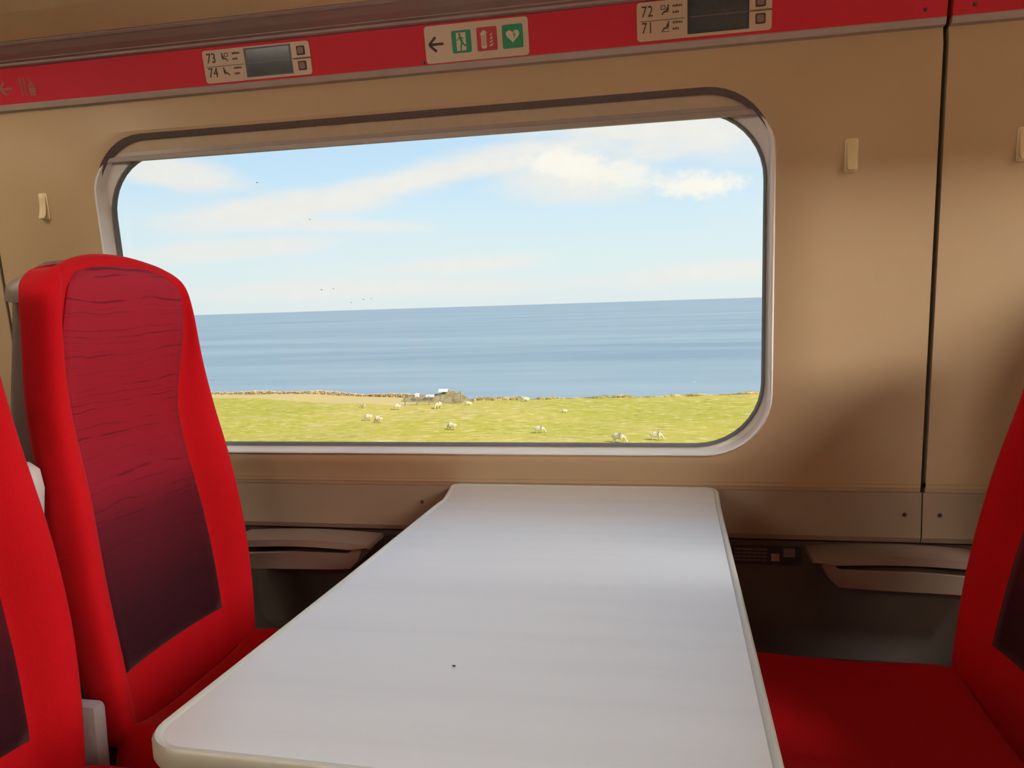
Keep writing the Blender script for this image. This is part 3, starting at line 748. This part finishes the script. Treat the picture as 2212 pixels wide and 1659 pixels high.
def build_display(label, s0, s1, h0, h1, scr, nums, ns, isx, tsx, bsx, mirror, mid):
    base = F((s0+s1)/2, h0)
    root = thing('seat_reservation_display', label, 'display', base, 'seat reservation displays over the window')
    flat('plate', [rrect(s0, s1, h0, h1, .006, 4)], M['plate'], root, F, -.001, .003)
    d0 = .002
    flat('screen_frame', [rect(*scr)], M['screenedge'], root, F, d0-.001, .0018)
    sc = flat('screen', [rect(scr[0]+.005, scr[1]-.003, scr[2]+.003, scr[3]-.003)], M['screen'], root, F, d0, .0014)
    ln = flat('screen_line', [bar(scr[0]+.005, mid, scr[1]-.003, mid, .0009)], M['button'], sc, F, d0+.0012, .0004)
    ln.data.transform(Matrix.Translation(-root.location)); 
    for k, tx in enumerate(nums):
        h = mid+.0075-.0275*k
        digits(tx, ns, h, .0262, M['ink'], root, F, d0)
        flat('seat_symbol', seat_icon(isx, h+.009, .018, mirror, k == 0), M['ink'], root, F, d0, .0004)
        text_lines(tsx, h+.0125, (.016, .010), root, F, d0, M['ink'])
        hb = mid+(.0145 if k == 0 else -.0135)
        flat('button', [rrect(bsx-.0085, bsx+.0085, hb-.0085, hb+.0085, .002, 3)], M['ink'], root, F, d0-.0005, .0018)
        flat('button_face', [rrect(bsx-.006, bsx+.006, hb-.006, hb+.006, .002, 3)], M['button'], root, F, d0, .0022)
    flat('divider', [bar(ns-.002, mid, scr[0]-.004, mid, .0010)], M['ink'], root, F, d0, .0004)
    text = []
    x = bsx-.018
    while x < bsx+.017: text.append(rect(x, x+.0021, mid-.0012, mid+.0016)); x += .0029
    flat('small_print', text, M['ink'], root, F, d0, .0004)
    return root
def fix_sub(o, par):
    return o
build_display('cream seat reservation display numbered 73 and 74, towards the left of the red strip', -.9215, -.6880, .0035, .0660, (-.829, -.728, .0085, .0630), ('73', '74'), -.9135, -.873, -.8555, -.707, False, .0345)
build_display('cream seat reservation display numbered 72 and 71, above the right part of the window', -.0475, .1885, .0050, .0705, (.0425, .1495, .0105, .0675), ('72', '71'), -.0395, .0035, .0165, .1690, True, .0385)

def build_safety_sign():
    base = F(-.35, .0015)
    root = thing('safety_sign', 'cream safety sign with arrow, emergency exit, extinguisher and defibrillator symbols on red strip', 'sign', base)
    flat('plate', [rrect(-.4507, -.2485, .0015, .0685, .006, 4)], M['plate'], root, F, -.001, .0028)
    d = .0018
    flat('arrow', [bar(-.4415, .0352, -.4140, .0352, .0046), bar(-.4425, .0352, -.4290, .0482, .0046), bar(-.4425, .0352, -.4285, .0222, .0046)], M['ink'], root, F, d, .0005)
    def tile(name, s0, s1, h0, h1, m_): return flat(name, [rrect(s0, s1, h0, h1, .003, 3)], m_, root, F, d, .0005)
    def sub(name, polys, m_, par, dd):
        o = flat(name, polys, m_, par, F, dd, .0003); o.data.transform(Matrix.Translation(-root.location)); return o
    t1 = tile('exit_symbol', -.3970, -.3592, .0158, .0558, M['green'])
    s, h = -.3781, .0358
    sub('doorway', [rect(s-.0100, s+.0085, h-.0160, h+.0160)], M['signwhite'], t1, d+.0005)
    sub('running_figure', [circ(s-.0035, h+.0125, .0024), bar(s-.0035, h+.0095, s+.0015, h-.0020, .0042), bar(s-.0040, h+.0080, s-.0090, h+.0020, .0018), bar(s-.002, h+.0085, s+.0045, h+.0045, .0018),
         bar(s+.0012, h-.0015, s+.0065, h-.0075, .0030), bar(s+.0060, h-.0072, s+.0115, h-.0085, .0022), bar(s+.0008, h-.0015, s-.0015, h-.0090, .0030), bar(s-.0015, h-.0085, s-.0020, h-.0160, .0026)], M['green'], t1, d+.0008)
    t2 = tile('extinguisher_symbol', -.3480, -.3086, .0155, .0572, M['signred'])
    s, h = -.3285, .0362
    sub('extinguisher', [rrect(s-.0110, s-.0010, h-.0165, h+.0100, .0020, 3), [(s-.0105, h+.0100), (s-.0015, h+.0100), (s-.0040, h+.0150), (s-.0075, h+.0150)], bar(s-.0075, h+.0140, s-.0125, h+.0080, .0018), bar(s-.004, h+.0145, s+.0005, h+.0105, .0018)], M['signwhite'], t2, d+.0005)
    sub('cylinder_mark', [bar(s-.0075, h-.0105, s-.0075, h+.0055, .0008), bar(s-.004, h-.0105, s-.004, h+.0055, .0008), bar(s-.0079, h+.0055, s-.0036, h+.0055, .0008), bar(s-.0079, h-.0105, s-.0036, h-.0105, .0008)], M['signred'], t2, d+.0008)
    fl = []
    for k in range(4): fl += [bar(s+.0045+.0008*k, h-.0135+.0062*k, s+.0090+.0004*k, h-.0095+.0062*k, .0017), bar(s+.0085, h-.0135+.0062*k, s+.0120-.0006*k, h-.0085+.0058*k, .0015)]
    sub('flames', fl, M['signwhite'], t2, d+.0005)
    t3 = tile('defibrillator_symbol', -.2985, -.2590, .0157, .0572, M['green'])
    s, h = -.2787, .0365
    hp = []
    for k in range(28):
        a = 2*PI*k/28; x = 16*math.sin(a)**3; y = 13*math.cos(a)-5*math.cos(2*a)-2*math.cos(3*a)-math.cos(4*a); hp.append((s+x*.00080, h+.0012+y*.00078))
    sub('heart', [hp[::-1]], M['signwhite'], t3, d+.0005)
    sub('lightning_bolt', [[(s+.0052, h+.0105), (s+.0005, h+.0015), (s+.0032, h+.0018), (s+.0012, h-.0055), (s+.0062, h+.0035), (s+.0035, h+.0032)]], M['green'], t3, d+.0008)
build_safety_sign()

def build_arrow_sign():
    base = F(-1.37, .01)
    root = thing('direction_marking', 'faded cream arrow and refreshment symbols printed at the left end of the red strip', 'sign', base)
    d = .0001
    flat('arrow', [bar(-1.413, .0315, -1.383, .0315, .0046), bar(-1.4135, .0315, -1.400, .0445, .0046), bar(-1.4135, .0315, -1.399, .0185, .0046)], M['fadewhite'], root, F, d, .0005)
    flat('fork_symbol', [bar(-1.3590, .0150, -1.3590, .0500, .0028), bar(-1.3612, .0400, -1.3612, .0530, .0012), bar(-1.3568, .0400, -1.3568, .0530, .0012)], M['fadewhite'], root, F, d, .0005)
    flat('knife_symbol', [bar(-1.3495, .0150, -1.3495, .0330, .0028), [(-1.3510, .0330), (-1.3480, .0330), (-1.3470, .0440), (-1.3495, .0535), (-1.3510, .0535)]], M['fadewhite'], root, F, d, .0005)
    flat('cup_symbol', [[(-1.3395, .0135), (-1.3265, .0135), (-1.3262, .0175), (-1.3398, .0175)], [(-1.3402, .0188), (-1.3255, .0188), (-1.3245, .0290), (-1.3412, .0290)], rect(-1.3415, -1.3242, .0305, .0330), rect(-1.3412, -1.3245, .0345, .0365), bar(-1.338, .0385, -1.330, .0385, .0022), bar(-1.3345, .0400, -1.3395, .0530, .0016), bar(-1.331, .0400, -1.3300, .0530, .0010)], M['fadewhite'], root, F, d, .0005)
build_arrow_sign()

# ------------------------------------------------------------------ coat hooks
def build_hook(s, label):
    base = W(s, .632, 0)
    root = thing('coat_hook', label, 'coat hook', base, 'coat hooks on the cream wall')
    def Wl(x, v, d): return W(s+x*.85, .632+v*.9, -d*.55)-base
    bm = bmesh.new(); lp = rrect(-.0135, .0135, -.033, .033, .006, 4)
    loft(bm, [[Wl(x, v, -.001) for x, v in lp], [Wl(x, v, .003) for x, v in lp], [Wl(x*.9, v*.96, .0042) for x, v in lp]])
    finish('back_plate', bm, M['hook'], root, smooth=True, angle=40)
    bm = bmesh.new(); loops = []
    for v, d, hw, th in ((.030, .003, .0085, .004), (.022, .0065, .0095, .005), (.010, .0090, .0098, .005), (-.004, .0115, .0098, .005), (-.016, .0165, .0098, .0052), (-.024, .0225, .0095, .0055), (-.028, .0260, .0085, .0050)):
        loops.append([Wl(x, v+(.0 if q < d else 0), q) for x, q in rrect(-hw, hw, d-th, d+.001, .0019, 3)])
    loft(bm, loops); finish('hook_tongue', bm, M['hook'], root, smooth=True, angle=60)
    bm = bmesh.new(); lp = rrect(-.0105, .0105, -.031, -.020, .003, 3); loft(bm, [[Wl(x, v, .001) for x, v in lp], [Wl(x, v, .012) for x, v in lp]])
    finish('hook_foot', bm, M['hook'], root, smooth=True, angle=50)
build_hook(.331, 'cream plastic coat hook on the wall just right of the window')
build_hook(-1.360, 'cream plastic coat hook on the wall left of the window, above the red seat')
build_hook(.613, 'cream coat hook cut by the right edge of the photo, beyond the dark panel joint')

# ------------------------------------------------------------------ wall armrests and socket plates
def build_wall_arm(sx, label):
    """sx = +1: bar running to -X from its end at -.63 (left seat); -1: its mirror about the table's middle"""
    mx = lambda x: x if sx > 0 else -.36-x
    base = Vector((mx(-.79), 1.6, .57))
    root = thing('wall_armrest', label, 'armrest', base, 'brown armrests on the wall under the window')
    def piece(name, prof, y0, y1, bev):
        bm = bmesh.new(); loft(bm, [[(mx(x), y0, z) for x, z in prof], [(mx(x), y1, z) for x, z in prof]])
        es = [e for e in bm.edges if all(abs(v.co.y-y1) < 1e-6 for v in e.verts)]
        bmesh.ops.bevel(bm, geom=es, offset=bev, segments=2, profile=.5, affect='EDGES')
        return local(finish(name, bm, M['arm'], root, smooth=True, angle=35), base)
    top = [(-.628-.325*k/8, .5990+.0085*math.sin(PI*(k+.4)/8.8)) for k in range(9)]
    piece('arm_pad', [(-.628, .590)]+top+[(-.953, .588)]+[(-.953+.325*k/8, .584+.0085*math.sin(PI*(8.4-k)/8.8)) for k in range(1, 8)], 1.63, 1.528, .004)
    piece('arm_body', [(-.640, .600), (-.655, .563), (-.675, .543)]+[(-.675-.265*k/6, .543-.006*k/6) for k in range(1, 7)]+[(-.953, .572), (-.80, .5795), (-.675, .576), (-.655, .600)], 1.63, 1.534, .004)
build_wall_arm(1, 'brown plastic wall armrest beside the left window seat, under the dado panel')
build_wall_arm(-1, 'brown plastic wall armrest beside the shaded window seat on the right')

def build_socket(x0, x1, label, mirror):
    base = Vector(((x0+x1)/2, 1.6, .576))
    root = thing('socket_plate', label, 'socket plate', base, 'black socket plates on the wall under the window')
    def mp(s, h, d): return Vector((s, 1.621-d, h))
    mx = lambda x: (x0+x1)-x if mirror else x
    flat('plate', [rrect(x0, x1, .556, .594, .003, 3)], M['socket'], root, mp, -.006, .009)
    def fr(a, b, c, d_): 
        a, b = sorted((mx(a), mx(b))); return rect(a, b, c, d_)
    flat('pale_label', [fr(x1-.058, x1-.042, .564, .5795)], M['label'], root, mp, .003, .0006)
    flat('dim_label', [fr(x1-.034, x1-.012, .573, .5915)], M['labeldim'], root, mp, .003, .0006)
    tl = []
    for k in range(4):
        x = x0+.006; i = 0
        while x < x1-.068: tl.append(fr(x, x+.0024, .586-.0075*k, .586-.0075*k+(.0034, .0027, .0038)[i % 3])); x += .0034; i += 1
    flat('small_print', tl, M['button'], root, mp, .003, .0004)
build_socket(.125, .261, 'black socket plate with pale labels on the wall, right of the table', False)
build_socket(-.621, -.485, 'black socket plate on the wall, mostly hidden behind the left edge of the table', True)

# ------------------------------------------------------------------ outside
ZF = -13.9
EDGE = [(-260, 160), (-160, 150), (-87.6, 135.3), (-74.5, 132.8), (-60.5, 130.3), (-50, 127), (-43.8, 124.5), (-39, 122.5), (-29.2, 121.5), (-21.2, 122.5), (-10.2, 123), (-3, 123.8), (13.9, 125.6), (60, 128), (200, 135)]
def edge_y(x): return lerp(EDGE, x)
def ground(x, y):
    g = .22*math.sin(x*.09+y*.05)+.16*math.sin(x*.21-y*.13+1)
    near = max(0.0, min(1.0, (70-y)/62)); near = near*near*(3-2*near)
    return ZF+g*.6*(1-near)+near*12.2
def build_field():
    bm = bmesh.new(); xs = [-260+4*k for k in range(116)]; ts = [k/40 for k in range(41)]
    vs = []
    for x in xs:
        e = edge_y(x); col = []
        for t_ in ts:
            y = 3.0+(e-3.0)*t_; col.append(bm.verts.new((x, y, ground(x, y))))
        vs.append(col)
    for a, b in zip(vs, vs[1:]):
        for i in range(40): bm.faces.new((a[i], a[i+1], b[i+1], b[i]))
    finish('ground', bm, M['grass'], kind='structure', smooth=True, angle=180)
    bm = bmesh.new(); rows = []
    for x in xs:
        e = edge_y(x); z = ground(x, e)
        q = [random.uniform(-1, 1) for _ in range(4)]
        rows.append([(x, e, z), (x, e+3+q[0], z-6), (x+q[1], e+9+2*q[1], z-18), (x, e+14+2*q[2], z-30), (x, e+26+3*q[3], -58)])
    loft(bm, rows, closed=False); finish('ground_cliff', bm, M['earth'], kind='structure')
    # rest of the land, on the far side of the train
    bm = bmesh.new(); loft(bm, [[(-3000, -3000, -1.8), (3000, -3000, -1.8)], [(-3000, 3.0, -1.7), (3000, 3.0, -1.7)]], closed=False)
    finish('ground_inland', bm, M['grass'], kind='structure')
    bm = bmesh.new(); loft(bm, [[(-90000, 60, -55), (90000, 60, -55)], [(-90000, 400, -55), (90000, 400, -55)], [(-90000, 3000, -55), (90000, 3000, -55)], [(-90000, 62000, -55), (90000, 62000, -55)]], closed=False)
    o = finish('sea', bm, M['sea'], kind='stuff'); tag(o, 'calm grey blue sea reaching to the horizon', 'sea')
build_field()

def rock(bm, c, sx, sy, sz):
    r = bmesh.ops.create_icosphere(bm, subdivisions=1, radius=1.0)
    for v in r['verts']:
        k = random.uniform(.78, 1.15); v.co = Vector((c[0]+v.co.x*sx*k, c[1]+v.co.y*sy*k, c[2]+v.co.z*sz*k))
def build_stone_wall():
    bm = bmesh.new(); x = -100.0
    while x < -39.5:
        e = edge_y(x)-.9; z0 = ground(x, e); h = .62+.15*math.sin(x*.4)+random.uniform(-.08, .08)
        for k in range(3):
            w = random.uniform(.28, .5); rock(bm, (x+random.uniform(-.1, .1), e+random.uniform(-.1, .1), z0+h*(k+.3)/3.2), w, .26, h/4.5)
        x += .52
    o = finish('stone_wall', bm, M['stone']); tag(o, 'low tan stone wall along the far left edge of the field, above the sea', 'wall')
    # tussocky lip of the cliff, right of the pen: too ragged to count
    bm = bmesh.new(); x = -30.5
    while x < 40:
        e = edge_y(x)-.4; z0 = ground(x, e)
        big = 1.0 if -30.5 < x < -22.6 and not (-27.0 < x < -26.4) else .42+.3*math.sin(x*.55)+.15*math.sin(x*1.7)
        hh = max(.10, big*random.uniform(.42, .62))
        if -22.4 < x < -20.2: hh = .08
        rock(bm, (x, e+random.uniform(-.3, .3), z0+hh*.25), random.uniform(.5, .95), .5, hh*.85); x += .42
    o = finish('cliff_edge_tussocks', bm, M['tussock'], kind='stuff'); tag(o, 'brown tussocks and turf along the cliff edge right of the pen', 'tussocks')
build_stone_wall()

def build_pen():
    A, B, C = Vector((-39.4, 113.3, 0)), Vector((-32.7, 116.2, 0)), Vector((-31.55, 116.8, 0))
    g = lambda p: ground(p.x, p.y)
    base = Vector((-36, 115, ZF))
    root = thing('wire_fence', 'grey wire fence with timber posts around the tan heap in the field', 'fence', base)
    n = 4
    for k in range(n+1):
        p = A.lerp(B, k/n); bm = bmesh.new(); h = 1.36 if k else 1.55
        box(bm, p.x-.06, p.x+.06, p.y-.06, p.y+.06, g(p)-.15, g(p)+h, .01, 1); local(finish('post', bm, M['post'], root), base)
    bm = bmesh.new()
    for j in range(7):
        h = .12+1.2*j/6; tube(bm, [A.lerp(B, k/n)+Vector((0, 0, g(A.lerp(B, k/n))+h)) for k in range(n+1)], .014, 4)
    for k in range(34):
        p = A.lerp(B, (k+.5)/34); tube(bm, [p+Vector((0, 0, g(p)+.1)), p+Vector((0, 0, g(p)+1.32))], .011, 4)
    o = local(finish('wire_mesh', bm, M['wire'], root), base); o['kind'] = 'stuff'
    # gate at the right end
    gb = Vector((B.x+.1, B.y, g(B)))
    gr = thing('field_gate', 'narrow grey barred gate at the right end of the pen fence', 'gate', gb)
    for nm, p, h in (('gate_post', B+Vector((.25, .1, 0)), 1.75), ('gate_post', C, 1.95)):
        bm = bmesh.new(); box(bm, p.x-.07, p.x+.07, p.y-.07, p.y+.07, g(p)-.1, g(p)+h, .01, 1); local(finish(nm, bm, M['post'], gr), gb)
    for h in (.25, .72, 1.2, 1.62):
        bm = bmesh.new(); tube(bm, [B+Vector((.25, .1, g(B)+h)), C+Vector((0, 0, g(C)+h))], .03, 6); local(finish('bar', bm, M['gate'], gr), gb)
    # heap inside the pen
    hb = Vector((-36, 119, ZF)); bm = bmesh.new(); rows = []
    for i in range(41):
        u = i/40; x = -41.5+11.0*u; row = []
        for j in range(13):
            v = -1+2*j/12; top = lerp([(0, .5), (.2, .95), (.45, 1.05), (.62, 1.55), (.75, 1.75), (.85, 1.5), (.93, .75), (1, .1)], u)
            prof = max(0, 1-abs(v)**2.2); y = 119.0+v*1.6
            row.append((x+random.uniform(-.06, .06), y, ground(x, y)-.05+top*prof*random.uniform(.86, 1.08)))
        rows.append(row)
    loft(bm, rows, closed=False); bmesh.ops.solidify(bm, geom=list(bm.faces), thickness=.05)
    o = local(finish('rubble_heap', bm, M['rubble'], smooth=True, angle=25), hb); o.location = hb; tag(o, 'tan heap of rubble and dry grass behind the wire fence', 'heap')
    for px, pz, w, d, h, lb in ((-38.75, 117.3, .62, .4, .42, 'small white block on the left part of the tan heap'), (-36.75, 117.6, 1.25, .6, .16, 'flat white sheet lying on the middle of the tan heap')):
        zt = ground(px, pz)+1.0; bm = bmesh.new(); box(bm, -w/2, w/2, -d/2, d/2, -.2, h, .03, 2)
        o = finish('white_block' if w < 1 else 'white_sheet', bm, M['slab']); o.location = (px, pz, zt); tag(o, lb, 'block' if w < 1 else 'sheet')
    bm = bmesh.new(); lo = []
    for x in (-.75, .75):
        lo.append([(x, .55*math.cos(a), .42*math.sin(a)) for a in [PI*k/8 for k in range(9)]]+[(x, .48*math.cos(a), .35*math.sin(a)) for a in [PI*k/8 for k in range(8, -1, -1)]])
    loft(bm, lo); o = finish('white_arched_sheet', bm, M['slab']); o.location = (-34.75, 118.7, ground(-34.75, 118.7)+1.60); tag(o, 'white arched sheet on top of the tan heap, highest part of it', 'sheet')
build_pen()

# ------------------------------------------------------------------ sheep
def sheep_mesh(pose):
    """one continuous body grown from a joint skeleton with per-joint thickness"""
    verts, radii, edges = [], [], []
    def add(p, r, par=None):
        verts.append(p); radii.append(r)
        if par is not None: edges.append((par, len(verts)-1))
        return len(verts)-1
    lie = pose == 'lying'; zb = .34 if lie else .58
    a = add((0, 0, zb), (.25, .27)); b = add((-.30, 0, zb+.02), (.23, .25), a); c = add((.30, 0, zb+.01), (.24, .26), a); d = add((.48, 0, zb-.02), (.15, .17), c)
    add((.56, 0, zb-.10), (.05, .05), d)
    if pose == 'grazing': hd = [(-.50, 0, zb-.06, .13), (-.63, 0, zb-.26, .10), (-.72, 0, .14, .085), (-.80, 0, .06, .05)]
    elif pose == 'standing': hd = [(-.48, 0, zb+.16, .13), (-.56, 0, zb+.34, .10), (-.68, 0, zb+.38, .085), (-.82, 0, zb+.31, .05)]
    else: hd = [(-.46, 0, zb+.12, .13), (-.54, 0, zb+.28, .10), (-.66, 0, zb+.30, .085), (-.78, 0, zb+.24, .05)]
    p = b
    for x, y, z, r in hd: p = add((x, y, z), (r, r), p)
    k = p-1
    for s in (-1, 1): add((hd[2][0]+.06, s*.16, hd[2][2]+.07), (.025, .025), k)
    for s in (-1, 1):
        for x0, par, fwd in ((-.32, b, -.01), (.33, c, .02)):
            if lie:
                q = add((x0, s*.20, .16), (.09, .09), par); add((x0-.20, s*.22, .07), (.05, .05), q)
            else:
                q = add((x0, s*.13, .36), (.10, .10), par); q = add((x0+fwd, s*.135, .20), (.052, .052), q); add((x0+fwd*.4, s*.135, .02), (.042, .042), q)
    me = bpy.data.meshes.new('s'); me.from_pydata(verts, edges, [])
    o = bpy.data.objects.new('s', me); COL.objects.link(o)
    o.modifiers.new('skin', 'SKIN'); sv = me.skin_vertices[0].data
    for v, r in zip(sv, radii): v.radius = r
    sv[0].use_root = True
    sub = o.modifiers.new('sub', 'SUBSURF'); sub.levels = 1
    dg = bpy.context.evaluated_depsgraph_get(); out = bpy.data.meshes.new_from_object(o.evaluated_get(dg))
    bpy.data.objects.remove(o); bpy.data.meshes.remove(me); out.name = 'sheep'; out.materials.clear(); out.materials.append(M['wool']); out.shade_smooth()
    return out
SM = {k: sheep_mesh(k) for k in ('grazing', 'standing', 'lying')}
FLOCK = [(-62.6, 98.6, 'grazing', 15, 1.05, 'cream sheep on the grass close to the edge of the red seat'),
    (-45.0, 110.3, 'standing', 170, .85, 'cream sheep farther out than the pair, under the pale strip'),
    (-39.6, 98.7, 'grazing', 10, 1.05, 'cream sheep on the left of a close pair in mid field'),
    (-37.2, 96.3, 'grazing', -12, 1.05, 'cream sheep on the right of a close pair in mid field'),
    (-39.2, 109.1, 'grazing', 20, 1.05, 'cream sheep just below the left corner of the wire fence'),
    (-40.2, 112.2, 'lying', 160, .8, 'small cream sheep tucked beside the left corner post of the wire fence'),
    (-33.4, 110.9, 'grazing', 70, 1.25, 'plump cream sheep in front of the wire fence, seen nearly end on'),
    (-25.6, 90.4, 'grazing', -8, 1.05, 'cream sheep alone in the lower middle of the field'),
    (-29.8, 115.0, 'lying', 20, 1.0, 'cream sheep just right of the field gate'),
    (-29.9, 118.6, 'standing', 150, .85, 'cream sheep by the brown mounds at the cliff edge'),
    (-14.8, 89.5, 'grazing', 190, 1.05, 'cream sheep with its rump raised, in the lower field under the middle of the window'),
    (-14.0, 106.9, 'lying', 30, .7, 'small pale sheep in the upper middle of the right field'),
    (-5.2, 82.7, 'grazing', 165, 1.3, 'large cream sheep cut by the bottom edge of the window'),
    (-1.3, 84.7, 'grazing', 185, 1.15, 'cream sheep lowest on the right, near the window corner'),
    (-21.8, 119.8, 'lying', 10, 1.1, 'pale sheep lying on the turf at the cliff edge')]
for k, (x, y, pose, ang, sc, lb) in enumerate(FLOCK):
    o = bpy.data.objects.new('sheep', SM[pose]); COL.objects.link(o)
    o.location = (x, y, ground(x, y)-.02); o.rotation_euler = (0, 0, rad(ang)); o.scale = (sc,)*3
    tag(o, lb, 'sheep', 'sheep in the field')

# ------------------------------------------------------------------ birds
def bird_mesh():
    bm = bmesh.new()
    tube(bm, [(-.20, 0, 0), (-.12, 0, .01), (0, 0, .0), (.12, 0, 0), (.24, 0, .01)], [.012, .035, .05, .03, .006], 6)
    for s in (-1, 1):
        loft(bm, [[(-.07, s*.03, .01), (.07, s*.03, .01), (.07, s*.03, .025), (-.07, s*.03, .025)], [(-.10, s*.26, .09), (.03, s*.26, .09), (.03, s*.26, .10), (-.10, s*.26, .10)], [(-.02, s*.52, .03), (.02, s*.52, .03), (.02, s*.52, .035), (-.02, s*.52, .035)]])
    bmesh.ops.recalc_face_normals(bm, faces=bm.faces); me = bpy.data.meshes.new('bird'); bm.to_mesh(me); bm.free(); return me
BM = bird_mesh(); BM.materials.append(M['bird']); BW = BM.copy(); BW.materials.clear(); BW.materials.append(M['gull'])
for (x, y, z), sc, me, lb in (((-62.6, 136.3, 4.9), 1.0, BM, 'dark bird on the left of two low over the horizon'), ((-60.6, 137.1, 5.0), .9, BM, 'dark bird on the right of two low over the horizon'),
        ((-57.8, 138.4, 2.4), .7, BM, 'faint bird lowest above the horizon line'), ((-55.7, 139.3, 2.9), .9, BM, 'darkest bird just above the horizon line'), ((-58.0, 149.1, 3.1), .7, BM, 'small bird right of the darkest one above the horizon'),
        ((-42.5, 78.1, 14.8), .6, BM, 'bird highest in the sky, under the blue gap'), ((-42.3, 89.9, 12.1), .6, BM, 'bird against the long pale cloud'), ((9.9, 298.2, -29.8), 1.6, BW, 'white bird low over the sea on the right')):
    o = bpy.data.objects.new('bird', me); COL.objects.link(o); o.location = (x, y, z); o.rotation_euler = (0, rad(4), rad(12)); o.scale = (sc,)*3
    tag(o, lb, 'bird', 'birds over the sea')
